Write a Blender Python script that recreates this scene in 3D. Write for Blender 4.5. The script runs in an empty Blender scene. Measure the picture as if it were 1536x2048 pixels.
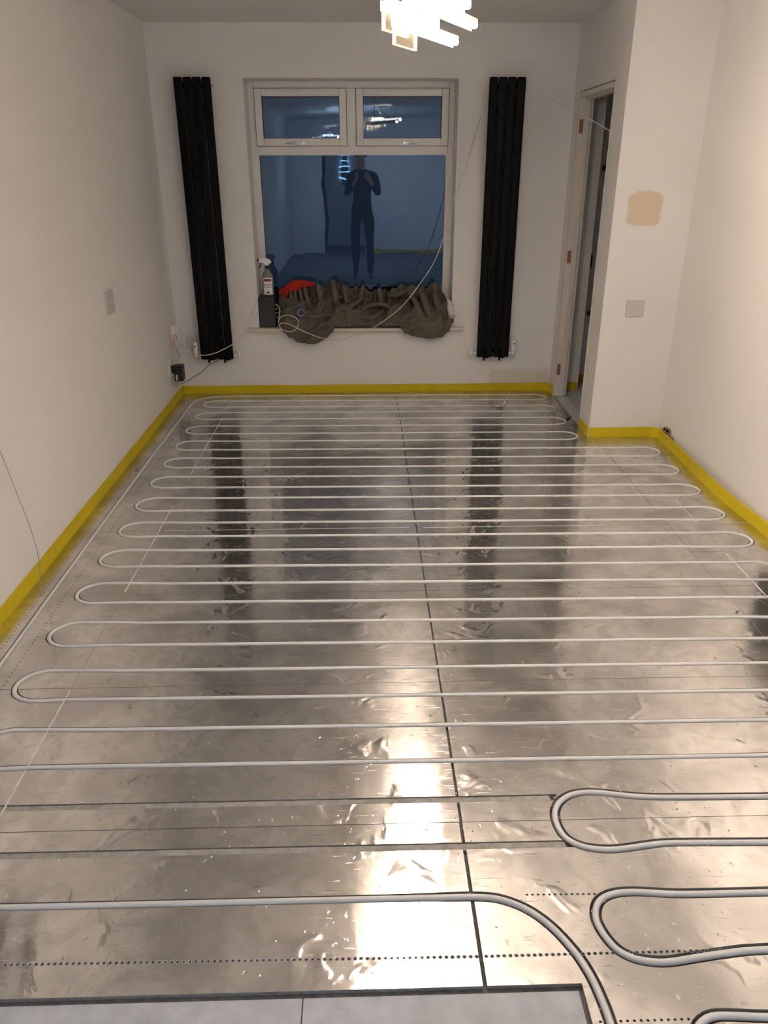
import bpy, bmesh, math, random
from mathutils import Vector, Matrix, noise
from mathutils.geometry import delaunay_2d_cdt
random.seed(7)
S = bpy.context.scene
COL = S.collection
PI = math.pi

# ------------------------------------------------------------------ camera
def cam_axes(p, y, r):
    cp, sp, cy, sy, cr, sr = math.cos(p), math.sin(p), math.cos(y), math.sin(y), math.cos(r), math.sin(r)
    fwd = Vector((sy*cp, cy*cp, -sp)); right = Vector((cy, -sy, 0)); down = -right.cross(fwd)
    return cr*right + sr*down, -sr*right + cr*down, fwd
_r, _d, _f = cam_axes(0.4233, 0.0253, 0.0027)
cam = bpy.data.cameras.new('camera'); camo = bpy.data.objects.new('camera', cam); COL.objects.link(camo)
cam.sensor_fit = 'VERTICAL'; cam.sensor_height = 24.0; cam.lens = 1528.9/2048*24.0
cam.clip_start = 0.05
M = Matrix((_r, -_d, -_f)).transposed().to_4x4(); M.translation = (0, 0, 1.515)
camo.matrix_world = M
S.camera = camo

# ------------------------------------------------------------------ world (blue dusk) and exposure
W = bpy.data.worlds.new('dusk_sky'); S.world = W; W.use_nodes = True
W.node_tree.nodes['Background'].inputs[0].default_value = (0.30, 0.44, 0.72, 1)
W.node_tree.nodes['Background'].inputs[1].default_value = 0.0105
vs = S.view_settings
vs.view_transform = 'Standard'; vs.look = 'None'; vs.gamma = 1.0; vs.exposure = 1.84; vs.use_curve_mapping = False
LAMP = 128.0          # strength of the LED bars
WARM = (1.0, 0.795, 0.625)
REAR = 150.0          # strength of the bars of the pendant at the other end of the room

# ------------------------------------------------------------------ dimensions (metres)
WL, WB, WD, WS, WR, CE, YR = -1.335, 5.538, 1.372, 4.452, 1.803, 2.331, -4.2
OX0, OX1, OZ0, OZ1 = -0.745, 0.625, 0.462, 2.032      # window opening
DY0, DY1, DZ = 4.66, 5.41, 1.945                     # door opening

# ------------------------------------------------------------------ mesh helpers
class MB:
    def __init__(s): s.v = []; s.f = []; s.m = []
    def add(s, vs, fs, mi=0):
        o = len(s.v); s.v += [tuple(p) for p in vs]
        for f in fs: s.f.append([i+o for i in f]); s.m.append(mi)
        return s
    def box(s, a, b, mi=0, mat=None):
        x0, y0, z0 = a; x1, y1, z1 = b
        vs = [Vector(p) for p in ((x0,y0,z0),(x1,y0,z0),(x1,y1,z0),(x0,y1,z0),(x0,y0,z1),(x1,y0,z1),(x1,y1,z1),(x0,y1,z1))]
        if mat: vs = [mat @ p for p in vs]
        return s.add(vs, [(3,2,1,0),(4,5,6,7),(0,1,5,4),(1,2,6,5),(2,3,7,6),(3,0,4,7)], mi)
    def prism(s, pts, z0, z1, mi=0, mat=None, taper=None):
        n = len(pts)
        top = taper or pts
        vs = [Vector((p[0], p[1], z0)) for p in pts] + [Vector((p[0], p[1], z1)) for p in top]
        if mat: vs = [mat @ p for p in vs]
        return s.add(vs, [list(range(n))[::-1], [n+i for i in range(n)]] + [(i, (i+1) % n, n+(i+1) % n, n+i) for i in range(n)], mi)
    def lathe(s, prof, n=20, mi=0, mat=None, sx=1, sy=1, cap=True):
        vs = []; fs = []
        for r, z in prof:
            for i in range(n):
                a = 2*PI*i/n; p = Vector((r*math.cos(a)*sx, r*math.sin(a)*sy, z)); vs.append(mat @ p if mat else p)
        for j in range(len(prof)-1):
            for i in range(n): fs.append((j*n+i, j*n+(i+1) % n, (j+1)*n+(i+1) % n, (j+1)*n+i))
        if cap:
            fs.append(list(range(n))[::-1]); k = (len(prof)-1)*n; fs.append([k+i for i in range(n)])
        return s.add(vs, fs, mi)
    def tube(s, path, r, n=8, mi=0, closed=False, up=Vector((0,0,1)), flat=1.0):
        path = [Vector(p) for p in path]; N = len(path); vs = []; fs = []
        nrm = None
        for i, p in enumerate(path):
            a = path[i-1] if (i > 0 or closed) else path[i]
            b = path[(i+1) % N] if (i < N-1 or closed) else path[i]
            t = (b-a).normalized()
            if nrm is None:
                u = up if abs(t.dot(up)) < .95 else Vector((1,0,0))
                nrm = (u - t*u.dot(t)).normalized()
            else: nrm = (nrm - t*nrm.dot(t)).normalized()
            bi = t.cross(nrm)
            rr = r[i] if isinstance(r, (list, tuple)) else r
            for k in range(n):
                an = 2*PI*k/n; vs.append(p + nrm*math.cos(an)*rr*flat + bi*math.sin(an)*rr)
        for j in range(N if closed else N-1):
            for k in range(n):
                j2 = (j+1) % N; fs.append((j*n+k, j*n+(k+1) % n, j2*n+(k+1) % n, j2*n+k))
        if not closed:
            fs.append(list(range(n))[::-1]); fs.append([(N-1)*n+k for k in range(n)])
        return s.add(vs, fs, mi)
    def grid(s, P, mi=0):
        R_, C_ = len(P), len(P[0]); vs = [p for row in P for p in row]
        return s.add(vs, [(j*C_+i, j*C_+i+1, (j+1)*C_+i+1, (j+1)*C_+i) for j in range(R_-1) for i in range(C_-1)], mi)
    def build(s, name, mats, parent=None, smooth=None, bevel=0, seg=2):
        me = bpy.data.meshes.new(name); me.from_pydata(s.v, [], s.f)
        if not isinstance(mats, (list, tuple)): mats = [mats]
        for m in mats: me.materials.append(m)
        me.polygons.foreach_set('material_index', s.m)
        bm = bmesh.new(); bm.from_mesh(me); bmesh.ops.recalc_face_normals(bm, faces=bm.faces)
        if bevel: bmesh.ops.bevel(bm, geom=list(bm.edges), offset=bevel, segments=seg, affect='EDGES', clamp_overlap=True, profile=.5)
        bm.to_mesh(me); bm.free()
        if smooth is not None:
            me.polygons.foreach_set('use_smooth', [True]*len(me.polygons))
            me.set_sharp_from_angle(angle=math.radians(smooth))
        me.update()
        o = bpy.data.objects.new(name, me); COL.objects.link(o)
        if parent: o.parent = parent; o.matrix_parent_inverse = parent.matrix_basis.inverted()
        return o
def tag(o, label=None, cat=None, group=None, kind=None):
    if label: o['label'] = label
    if cat: o['category'] = cat
    if group: o['group'] = group
    if kind: o['kind'] = kind
    return o
def empty(name, loc, label=None, cat=None, group=None, kind=None):
    o = bpy.data.objects.new(name, None); o.empty_display_size = .05; COL.objects.link(o); o.location = loc
    return tag(o, label, cat, group, kind)
def struct(o): o['kind'] = 'structure'; return o
def smoothpath(P, n=8, closed=False):
    P = [Vector(p) for p in P]; out = []; N = len(P)
    for i in range(N if closed else N-1):
        if closed: a, b, c, d = P[i-1], P[i], P[(i+1) % N], P[(i+2) % N]
        else: a, b, c, d = P[max(i-1,0)], P[i], P[i+1], P[min(i+2,N-1)]
        for k in range(n):
            t = k/n
            out.append(.5*((2*b) + (c-a)*t + (2*a-5*b+4*c-d)*t*t + (-a+3*b-3*c+d)*t**3))
    if not closed: out.append(P[-1])
    return out
def rrect(x0, x1, y0, y1, r, n=5):
    out = []
    for cx, cy, a0 in ((x1-r,y1-r,0),(x0+r,y1-r,90),(x0+r,y0+r,180),(x1-r,y0+r,270)):
        for k in range(n+1):
            a = math.radians(a0+90*k/n); out.append((cx+r*math.cos(a), cy+r*math.sin(a)))
    return out
def smst(a, b, x):
    t = max(0, min(1, (x-a)/(b-a))); return t*t*(3-2*t)

# ------------------------------------------------------------------ materials
def nt(name):
    m = bpy.data.materials.new(name); m.use_nodes = True
    t = m.node_tree; return m, t.nodes, t.links, t.nodes['Principled BSDF']
def setp(b, **k):
    for a, v in k.items(): b.inputs[a.replace('_', ' ')].default_value = v
def simple(name, col, rough=.5, metal=0, nscale=0, namt=.15, bump=0, bscale=200, spec=.5, **kw):
    m, N, L, b = nt(name)
    setp(b, Roughness=rough, Metallic=metal, **kw); b.inputs['Specular IOR Level'].default_value = spec
    b.inputs['Base Color'].default_value = (*col, 1)
    tc = N.new('ShaderNodeTexCoord')
    n = N.new('ShaderNodeTexNoise'); n.inputs['Scale'].default_value = nscale or 6; n.inputs['Detail'].default_value = 5
    L.new(tc.outputs['Object'], n.inputs['Vector'])
    mx = N.new('ShaderNodeMix'); mx.data_type = 'RGBA'
    mx.inputs[6].default_value = (*[c*(1-namt) for c in col], 1); mx.inputs[7].default_value = (*[min(1, c*(1+namt)) for c in col], 1)
    L.new(n.outputs['Fac'], mx.inputs[0]); L.new(mx.outputs[2], b.inputs['Base Color'])
    if bump:
        n2 = N.new('ShaderNodeTexNoise'); n2.inputs['Scale'].default_value = bscale; n2.inputs['Detail'].default_value = 3
        L.new(tc.outputs['Object'], n2.inputs['Vector'])
        bp = N.new('ShaderNodeBump'); bp.inputs['Distance'].default_value = bump; bp.inputs['Strength'].default_value = 1
        L.new(n2.outputs['Fac'], bp.inputs['Height']); L.new(bp.outputs[0], b.inputs['Normal'])
    return m
def paint(name, col=(.80,.795,.785), patches=()):
    """matt wall paint; patches = (centre, half size, colour, edge wobble) of bare filler with shapes of their own"""
    m, N, L, b = nt(name); setp(b, Roughness=.75); b.inputs['Specular IOR Level'].default_value = .3
    g = N.new('ShaderNodeTexCoord')
    n = N.new('ShaderNodeTexNoise'); n.inputs['Scale'].default_value = 1.3; n.inputs['Detail'].default_value = 6
    L.new(g.outputs['Object'], n.inputs['Vector'])
    mx = N.new('ShaderNodeMix'); mx.data_type = 'RGBA'
    mx.inputs[6].default_value = (*[c*.955 for c in col], 1); mx.inputs[7].default_value = (*[min(1,c*1.045) for c in col], 1)
    L.new(n.outputs['Fac'], mx.inputs[0]); out = mx.outputs[2]
    if patches:
        wn = N.new('ShaderNodeTexNoise'); wn.inputs['Scale'].default_value = 14; wn.inputs['Detail'].default_value = 4
        L.new(g.outputs['Object'], wn.inputs['Vector'])
        for c, h, pc, wob in patches:
            v1 = N.new('ShaderNodeVectorMath'); v1.operation = 'SUBTRACT'; v1.inputs[1].default_value = c; L.new(g.outputs['Object'], v1.inputs[0])
            v2 = N.new('ShaderNodeVectorMath'); v2.operation = 'DIVIDE'; v2.inputs[1].default_value = h; L.new(v1.outputs[0], v2.inputs[0])
            v4 = N.new('ShaderNodeVectorMath'); v4.operation = 'MULTIPLY'; L.new(v2.outputs[0], v4.inputs[0]); L.new(v2.outputs[0], v4.inputs[1])
            v3 = N.new('ShaderNodeVectorMath'); v3.operation = 'LENGTH'; L.new(v4.outputs[0], v3.inputs[0])
            ma = N.new('ShaderNodeMath'); ma.operation = 'MULTIPLY_ADD'; ma.inputs[1].default_value = wob; L.new(wn.outputs['Fac'], ma.inputs[0]); L.new(v3.outputs['Value'], ma.inputs[2])
            mr = N.new('ShaderNodeMapRange'); mr.inputs[1].default_value = .80+wob*.5; mr.inputs[2].default_value = 1.15+wob*.5
            mr.inputs[3].default_value = 1; mr.inputs[4].default_value = 0; L.new(ma.outputs[0], mr.inputs[0])
            m2 = N.new('ShaderNodeMix'); m2.data_type = 'RGBA'; m2.inputs[7].default_value = (*pc, 1)
            L.new(mr.outputs[0], m2.inputs[0]); L.new(out, m2.inputs[6]); out = m2.outputs[2]
    L.new(out, b.inputs['Base Color'])
    n2 = N.new('ShaderNodeTexNoise'); n2.inputs['Scale'].default_value = 60; n2.inputs['Detail'].default_value = 4
    L.new(g.outputs['Object'], n2.inputs['Vector'])
    bp = N.new('ShaderNodeBump'); bp.inputs['Distance'].default_value = .0006; L.new(n2.outputs['Fac'], bp.inputs['Height']); L.new(bp.outputs[0], b.inputs['Normal'])
    return m
def foil_mat():
    m, N, L, b = nt('aluminium_foil'); N.remove(b); out = N['Material Output']
    g = N.new('ShaderNodeTexCoord')
    def nz(scale, det=3, vec=None, dist=0):
        n = N.new('ShaderNodeTexNoise'); n.inputs['Scale'].default_value = scale; n.inputs['Detail'].default_value = det; n.inputs['Distortion'].default_value = dist
        L.new(vec or g.outputs['Object'], n.inputs['Vector']); return n.outputs['Fac']
    def mth(op, a, b_=None, c=None):
        n = N.new('ShaderNodeMath'); n.operation = op
        for i, x in enumerate((a, b_, c)):
            if x is None: continue
            if isinstance(x, (int, float)): n.inputs[i].default_value = x
            else: L.new(x, n.inputs[i])
        return n.outputs[0]
    def ramp(v, a, b_):
        n = N.new('ShaderNodeMapRange'); n.inputs[1].default_value = a; n.inputs[2].default_value = b_; n.interpolation_type = 'SMOOTHSTEP'; L.new(v, n.inputs[0]); return n.outputs[0]
    # relief: gentle waves, blisters, small dents and scuffs
    wav = nz(2.2, 2); blis = ramp(nz(9, 2, dist=.6), .56, .80); dent = ramp(nz(46, 2), .66, .80); fine = nz(20, 3)
    mp = N.new('ShaderNodeMapping'); mp.inputs['Scale'].default_value = (7, 46, 7); mp.inputs['Rotation'].default_value = (0, 0, .5); L.new(g.outputs['Object'], mp.inputs['Vector'])
    scr = ramp(nz(2.6, 4, mp.outputs[0], .4), .60, .78)
    h = mth('MULTIPLY', wav, .0034); h = mth('MULTIPLY_ADD', blis, .0023, h); h = mth('MULTIPLY_ADD', dent, -.0007, h)
    h = mth('MULTIPLY_ADD', fine, .00030, h); h = mth('MULTIPLY_ADD', scr, .0004, h)
    bp = N.new('ShaderNodeBump'); bp.inputs['Distance'].default_value = 1.0; bp.inputs['Strength'].default_value = .8; L.new(h, bp.inputs['Height'])
    # dusty foil colour, greasy smears
    cr = N.new('ShaderNodeMix'); cr.data_type = 'RGBA'; cr.inputs[6].default_value = (.57,.56,.55,1); cr.inputs[7].default_value = (.86,.85,.835,1); L.new(mth('MULTIPLY', ramp(nz(3.5, 6, dist=.8), .28, .62), mth('MULTIPLY_ADD', ramp(nz(13, 6, dist=1.5), .36, .56), .45, .55)), cr.inputs[0])
    tg = N.new('ShaderNodeCombineXYZ'); tg.inputs[0].default_value = 1.0
    gl = N.new('ShaderNodeBsdfAnisotropic'); gl.distribution = 'MULTI_GGX'; gl.inputs['Anisotropy'].default_value = .78; L.new(tg.outputs[0], gl.inputs['Tangent']); L.new(cr.outputs[2], gl.inputs['Color']); L.new(bp.outputs[0], gl.inputs['Normal'])
    ro = mth('MULTIPLY_ADD', ramp(nz(4, 5), .35, .75), .05, .095); L.new(ro, gl.inputs['Roughness'])
    g2 = N.new('ShaderNodeBsdfAnisotropic'); g2.distribution = 'MULTI_GGX'; L.new(cr.outputs[2], g2.inputs['Color']); g2.inputs['Roughness'].default_value = .36; g2.inputs['Anisotropy'].default_value = .6; L.new(tg.outputs[0], g2.inputs['Tangent']); L.new(bp.outputs[0], g2.inputs['Normal'])
    ms = N.new('ShaderNodeMixShader'); ms.inputs[0].default_value = .15; L.new(gl.outputs[0], ms.inputs[1]); L.new(g2.outputs[0], ms.inputs[2])
    df = N.new('ShaderNodeBsdfDiffuse'); df.inputs['Color'].default_value = (.42,.40,.38,1)
    ms2 = N.new('ShaderNodeMixShader'); L.new(mth('MULTIPLY_ADD', ramp(nz(6, 6, dist=1.0), .45, .8), .13, .025), ms2.inputs[0])
    L.new(ms.outputs[0], ms2.inputs[1]); L.new(df.outputs[0], ms2.inputs[2]); L.new(ms2.outputs[0], out.inputs['Surface'])
    return m
def glass_mat(name, tint=(.82,.9,1.0), refl=.075):
    m, N, L, b = nt(name); N.remove(b); out = N['Material Output']
    tr = N.new('ShaderNodeBsdfTransparent'); tr.inputs['Color'].default_value = (*tint, 1)
    gl = N.new('ShaderNodeBsdfGlossy'); gl.inputs['Roughness'].default_value = .012; gl.inputs['Color'].default_value = (.74,.87,1,1)
    n = N.new('ShaderNodeTexNoise'); n.inputs['Scale'].default_value = 3; tc = N.new('ShaderNodeTexCoord'); L.new(tc.outputs['Object'], n.inputs['Vector'])
    bp = N.new('ShaderNodeBump'); bp.inputs['Distance'].default_value = .0007; L.new(n.outputs['Fac'], bp.inputs['Height']); L.new(bp.outputs[0], gl.inputs['Normal'])
    fr = N.new('ShaderNodeFresnel'); fr.inputs['IOR'].default_value = 1.5
    ad = N.new('ShaderNodeMath'); ad.operation = 'ADD'; ad.inputs[1].default_value = refl-.04; L.new(fr.outputs[0], ad.inputs[0])
    ms = N.new('ShaderNodeMixShader'); L.new(ad.outputs[0], ms.inputs[0]); L.new(tr.outputs[0], ms.inputs[1]); L.new(gl.outputs[0], ms.inputs[2]); L.new(ms.outputs[0], out.inputs['Surface'])
    return m
def emit(name, col, st):
    m, N, L, b = nt(name); setp(b, Roughness=.4); b.inputs['Base Color'].default_value = (.9,.88,.84,1)
    b.inputs['Emission Color'].default_value = (*col, 1); b.inputs['Emission Strength'].default_value = st
    return m

def haze_mat(name):
    m, N, L, b = nt(name); N.remove(b); out = N['Material Output']
    tr = N.new('ShaderNodeBsdfTransparent'); tr.inputs['Color'].default_value = (1,.97,.92,1); df = N.new('ShaderNodeBsdfTranslucent'); df.inputs['Color'].default_value = (.95,.85,.68,1)
    ms = N.new('ShaderNodeMixShader'); ms.inputs[0].default_value = .07; L.new(tr.outputs[0], ms.inputs[1]); L.new(df.outputs[0], ms.inputs[2]); L.new(ms.outputs[0], out.inputs['Surface'])
    return m
FOIL = foil_mat()
FOAM = simple('grey_foam_core', (.27,.27,.27), .95, nscale=90, namt=.5, bump=.002, bscale=140)
SLAB = simple('dusty_groove_bed', (.15,.148,.145), .95, nscale=60, namt=.55, bump=.002, bscale=220)
PIPE = simple('white_plastic_pipe', (.70,.715,.735), .36, nscale=5, namt=.05)
BACKER = simple('cement_backer_board', (.52,.55,.61), .9, nscale=16, namt=.30, bump=.0008, bscale=160)
GBED = simple('scraped_groove_foam', (.36,.355,.34), .95, nscale=45, namt=.45, bump=.002, bscale=160)
FILL = simple('white_filler', (.78,.77,.74), .8, nscale=80, namt=.15)
YELLOW = simple('yellow_edge_foam', (.62,.49,.012), .6, nscale=9, namt=.10, bump=.0006, bscale=300)
YELLOW.node_tree.nodes['Principled BSDF'].inputs['Specular IOR Level'].default_value = .25
WALL = paint('wall_paint')
WALLB = paint('wall_paint_back', patches=(((1.15,WB,.09),(.22,.4,.075),(.72,.66,.59),1.4),))
WALLS = paint('wall_paint_step', patches=(((1.540,WS,1.305),(.098,.4,.088),(.70,.59,.47),.8),))
CEIL = paint('ceiling_paint', (.78,.775,.765))
UPVC = simple('white_window_plastic', (.78,.775,.76), .32, nscale=3, namt=.03)
GASKET_SHADE = simple('black_gasket_and_shadow_line', (.02,.02,.022), .6)
GLASS = glass_mat('window_glass')
CHROME = simple('chrome', (.75,.75,.76), .12, 1)
STEEL = simple('brushed_steel', (.6,.59,.57), .28, 1, nscale=30)
SILL = simple('cream_sill_board', (.74,.67,.56), .5, nscale=4, namt=.06)
BLACK = simple('matt_black_steel', (.0035,.0035,.004), .5, nscale=8, namt=.1, spec=.12)
BLKPL = simple('black_plastic', (.012,.013,.015), .4)
DARKBOX = simple('dark_grey_plastic', (.022,.024,.027), .5)
WHITEP = simple('white_plastic', (.86,.855,.845), .35, nscale=5, namt=.03)
GREYP = simple('white_socket_plate', (.60,.58,.58), .4, nscale=5, namt=.03)
CABLE = simple('white_cable_sheath', (.70,.69,.66), .45)
GREYC = simple('grey_cable_sheath', (.40,.39,.375), .5)
DCABLE = simple('dark_cable_sheath', (.06,.055,.05), .5)
WOODP = simple('primed_door_lining', (.72,.68,.63), .55, nscale=5, namt=.06)
BRASSW = simple('bare_wood_hinge_recess', (.30,.13,.045), .6, nscale=60, namt=.5)
CLOTH = simple('olive_dust_sheet', (.135,.118,.095), .95, nscale=18, namt=.22, bump=.0012, bscale=500, spec=.1)
RED = simple('red_fabric', (.44,.032,.018), .8, nscale=12, namt=.2, bump=.001, bscale=300, spec=.2)
BLUE = simple('blue_tape', (.02,.025,.12), .4)
PAPER = simple('white_paper', (.70,.68,.65), .85, nscale=8, namt=.06)
BOTTLE = simple('smoky_clear_plastic', (.20,.20,.20), .2, nscale=8, namt=.1)
LABELR = simple('dark_red_label', (.16,.012,.025), .5)
HALL = paint('hall_wall_paint', (.74,.73,.71))
CONC = simple('ground_soil', (.05,.05,.05), .95)
BARW = emit('led_bar_light', WARM, LAMP)
BARR = emit('rear_led_bar_light', (.68,.81,1.0), REAR)
ACRYL = haze_mat('edge_lit_acrylic')
ACEDGE = simple('acrylic_edge', (.9,.84,.7), .3, Transmission_Weight=.3, Emission_Color=(1,.84,.6,1), Emission_Strength=.12)
NEON = emit('blue_white_led', (.35,.62,1.0), 3.5)
WLED = emit('white_led', (1.0,.93,.80), 9.0)

# ------------------------------------------------------------------ room shell
def wall(name, boxes, mat, parent=None):
    b = MB()
    for a, c in boxes: b.box(a, c)
    return struct(b.build(name, mat, parent))
T = .12
wall('wall_left', [((WL-T, YR, -.03), (WL, WB, CE))], WALL)
wall('wall_back', [((WL-T, WB, -.03), (OX0, WB+.30, CE)), ((OX1, WB, -.03), (1.585, WB+.30, CE)),
                   ((OX0, WB, -.03), (OX1, WB+.30, OZ0)), ((OX0, WB, OZ1), (OX1, WB+.30, CE))], WALLB)
TD = .080
wall('wall_door_side', [((WD, WS, -.03), (WD+TD, DY0, CE)), ((WD, DY1, -.03), (WD+TD, WB, CE)), ((WD, DY0, DZ), (WD+TD, DY1, CE))], WALL)
wall('wall_step', [((WD+TD, WS, -.03), (3.0, WS+T, CE))], WALLS)
wall('wall_step_face', [((WD+.0006, WS-.0012, -.03), (WR+.002, WS, CE))], WALLS)
wr = wall('wall_right', [((WR, YR, -.03), (WR+T, WS-.0012, CE))], WALL)
wall('wall_rear', [((WL-T, YR-T, -.03), (-.75, YR, CE)), ((.05, YR-T, -.03), (WR+T, YR, CE)), ((-.75, YR-T, 2.03), (.05, YR, CE)), ((-.75, YR-1.6, -.03), (.05, YR-1.5, CE))], WALL)
wall('ceiling', [((WL-T, YR-1.6, CE), (3.0, WB+.30, CE+.1))], CEIL)
wall('wall_hall', [((2.9, WS+T, -.03), (3.0, WB+.30, CE)), ((1.585, 5.76, -.03), (2.9, WB+.30, CE))], HALL)
wall('ground_outside', [((-6, WB+.31, -.5), (6, 14, -.4))], CONC)

# plaster broken off above the strip on the right wall
ch = MB()
for k, (y0, y1, z0, z1) in enumerate(((4.40,4.31,.05,.085),(4.33,4.24,.05,.105),(4.26,4.19,.045,.075),(4.38,4.28,.07,.10))):
    ch.prism([(y0,z0),(y1,z0),(y1+.012,z1-.012),((y0+y1)/2,z1),(y0-.01,z1-.02)], -.0025, .0, mat=Matrix(((0,0,1,WR),(1,0,0,0),(0,1,0,0),(0,0,0,1))))
ch.build('broken_plaster', simple('bare_plaster', (.36,.26,.20), .95, nscale=60, namt=.35), wr)

# ------------------------------------------------------------------ heating pipe path
YC = [5.433,5.301,5.151,5.019,4.871,4.72,4.567,4.423,4.269,4.123,3.978,3.835,3.686,3.546,3.392,3.253,3.108,2.969,2.822,2.678,2.534,2.392,2.25,2.103,1.955,1.813,1.662,1.517,1.365,1.222]
def ry(k, x):
    return YC[k] - .015*min(1, max(0, (YC[k]-1.1)/1.6))*(x-.27)
def ubend(k, xe, sgn):
    """half loop from run k to run k+1 at the x end xe (sgn +1 right, -1 left)"""
    ya, yb = ry(k, xe), ry(k+1, xe); m = (ya+yb)/2; h = (ya-yb)/2 + .0045; L = .092
    P = [(xe-sgn*.32, ry(k, xe-sgn*.32)), (xe-sgn*.22, ya+.001)]
    for i in range(13):
        t = i/12*PI; P.append((xe-sgn*L + sgn*L*math.sin(t), m + h*math.cos(t)))
    P += [(xe-sgn*.22, yb-.001), (xe-sgn*.32, ry(k+1, xe-sgn*.32))]
    return P
def wob(p, i): return (p[0], p[1] + .0012*noise.noise(Vector((p[0]*1.7, p[1]*9, i*.1))))
path = []; wide = []
def ext(P, w=.0105, sm=3):
    P = [(p[0], p[1], 0) for p in P]; Q = smoothpath(P, sm) if sm else [Vector(p) for p in P]
    for q in Q: path.append((q.x, q.y)); wide.append(w)
ext([(.462,.45),(.462,.80),(.461,.932),(.456,.989),(.447,1.036),(.428,1.086),(.391,1.146),(.344,1.190),(.285,1.217),(.225,1.2235)], .0135, 4)
ext([(.0,1.224),(-.40,1.2245),(-.9,1.226)], sm=0)
ext([(-1.10,1.228),(-1.17,1.245),(-1.215,1.29),(-1.232,1.37)], .0115, 4)
ext([(-1.232,2.0),(-1.235,3.1),(-1.232,4.2)], sm=0)
ext([(-1.224,5.20),(-1.212,5.315),(-1.175,5.383),(-1.10,5.425),(-.98,5.445),(-.8,ry(0,-.8))], .0115, 4)
for k in range(0, 27):
    sgn = 1 if k % 2 == 0 else -1
    xe = -1.133 if sgn < 0 else (1.31 if k < 8 else 1.713)
    if k == 26: break
    x0 = path[-1][0]; x1 = xe-sgn*.32
    for i in range(1, 5): path.append(wob((x0+(x1-x0)*i/5, ry(k, x0+(x1-x0)*i/5)), k)); wide.append(.0098)
    ext(ubend(k, xe, sgn), .0112, 3)
for i in range(1, 6): x = path[-1][0]; path.append((-.8+2.1*i/6, ry(26, -.8+2.1*i/6))); wide.append(.0098)
ext(ubend(26, 1.713, 1), .0112, 3)
ext([(1.049,1.505),(.87,1.508),(.74,1.512),(.674,1.520),(.62,1.530),(.585,1.534),(.54,1.529),(.505,1.510),(.482,1.482),(.472,1.448),(.474,1.410),(.487,1.380),(.513,1.360),(.545,1.350),(.583,1.346),(.63,1.350),(.686,1.358),(.75,1.362),(.977,1.357),(1.3,1.356)], .0135, 3)
ext([(1.58,1.357),(1.64,1.352),(1.69,1.32),(1.70,1.29),(1.69,1.255),(1.64,1.222),(1.58,1.217)], .0115, 3)
ext([(1.2,1.217),(.909,1.217),(.75,1.217),(.683,1.219),(.64,1.223),(.604,1.226),(.57,1.225),(.539,1.218),(.515,1.203),(.501,1.180),(.496,1.155),(.500,1.13),(.508,1.108),(.522,1.085),(.545,1.068),(.571,1.060),(.60,1.056),(.63,1.057),(.69,1.065),(.75,1.072),(.842,1.078),(1.2,1.079)], .0135, 3)
ext([(1.58,1.079),(1.64,1.074),(1.69,1.045),(1.70,1.01),(1.69,.97),(1.64,.942),(1.58,.937)], .0115, 3)
ext([(1.2,.937),(.90,.937),(.772,.938),(.71,.942),(.665,.942),(.632,.926),(.614,.898),(.613,.86),(.63,.825),(.67,.806),(.75,.80),(1.5,.80)], .0135, 3)
pb = MB(); pb.tube([(x, y, -.0032 + .0008*noise.noise(Vector((x*2, y*3, 0)))) for x, y in path], .0076, 10)
tag(pb.build('heating_pipe', PIPE, smooth=60), 'long white underfloor heating pipe snaking in loops across the foil floor', 'pipe')

# groove quads for cutting
def quads(P, Wd):
    keep = [0]
    for i in range(1, len(P)):
        if (Vector(P[i])-Vector(P[keep[-1]])).length > .004: keep.append(i)
    P = [P[i] for i in keep]; Wd = [Wd[i] for i in keep]
    out = []; n = len(P); off = []
    for i in range(n):
        a = Vector(P[max(i-1,0)]); b = Vector(P[min(i+1,n-1)]); t = (b-a).normalized(); nn = Vector((-t.y, t.x)); p = Vector(P[i])
        off.append((p+nn*Wd[i], p-nn*Wd[i]))
    for i in range(n-1):
        q = [off[i][1], off[i+1][1], off[i+1][0], off[i][0]]
        cr = [(q[(j+1)%4]-q[j]).cross(q[(j+2)%4]-q[(j+1)%4]) for j in range(4)]
        if min(cr) <= 1e-9:
            t = (Vector(P[i+1])-Vector(P[i])).normalized(); nn = Vector((-t.y, t.x))*Wd[i]; A, B = Vector(P[i]), Vector(P[i+1])
            q = [A-nn, B-nn, B+nn, A+nn]
        out.append(q)
    return out
G = quads(path, wide)
for yy, xe in ((1.520, .492), (1.368, .505)):
    P = [(-1.05 + (xe+1.05)*i/6, yy - .003*i/6) for i in range(7)]
    G += quads(P, [.0108]*7)
arc = [(-1.05-.078*math.sin(t*PI/10), 1.444+.076*math.cos(t*PI/10)) for t in range(11)]; G += quads(arc, [.0105]*11)
EG = [(-1.0, .474, 1.5195, 1.5170), (-1.0, .478, 1.3675, 1.3652)]
# perforations punched through the foil
HO = []
def hole(x, y, r):
    HO.append([Vector((x+r*1.15*math.cos(a*PI/3), y+r*math.sin(a*PI/3))) for a in range(6)])
def row(x0, y0, x1, y1, pitch, r):
    n = int(math.hypot(x1-x0, y1-y0)/pitch)
    for i in range(n+1):
        t = i/n; hole(x0+(x1-x0)*t, y0+(y1-y0)*t, r)
row(-.945, 1.0885, .22, 1.0775, .0128, .0029); row(.240, 1.0775, 1.38, 1.077, .0128, .0029)
row(.355, 1.224, .510, 1.2215, .0128, .0029); row(.442, .9365, .615, .9368, .0128, .0029)
row(-1.268, 2.23, -1.280, 3.95, .0215, .0030); row(-1.173, 2.0, -1.178, 4.6, .0215, .0030)
row(1.41, 4.353, 1.76, 4.35, .0165, .0034); row(1.41, 4.372, 1.74, 4.37, .0165, .0028)

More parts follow.
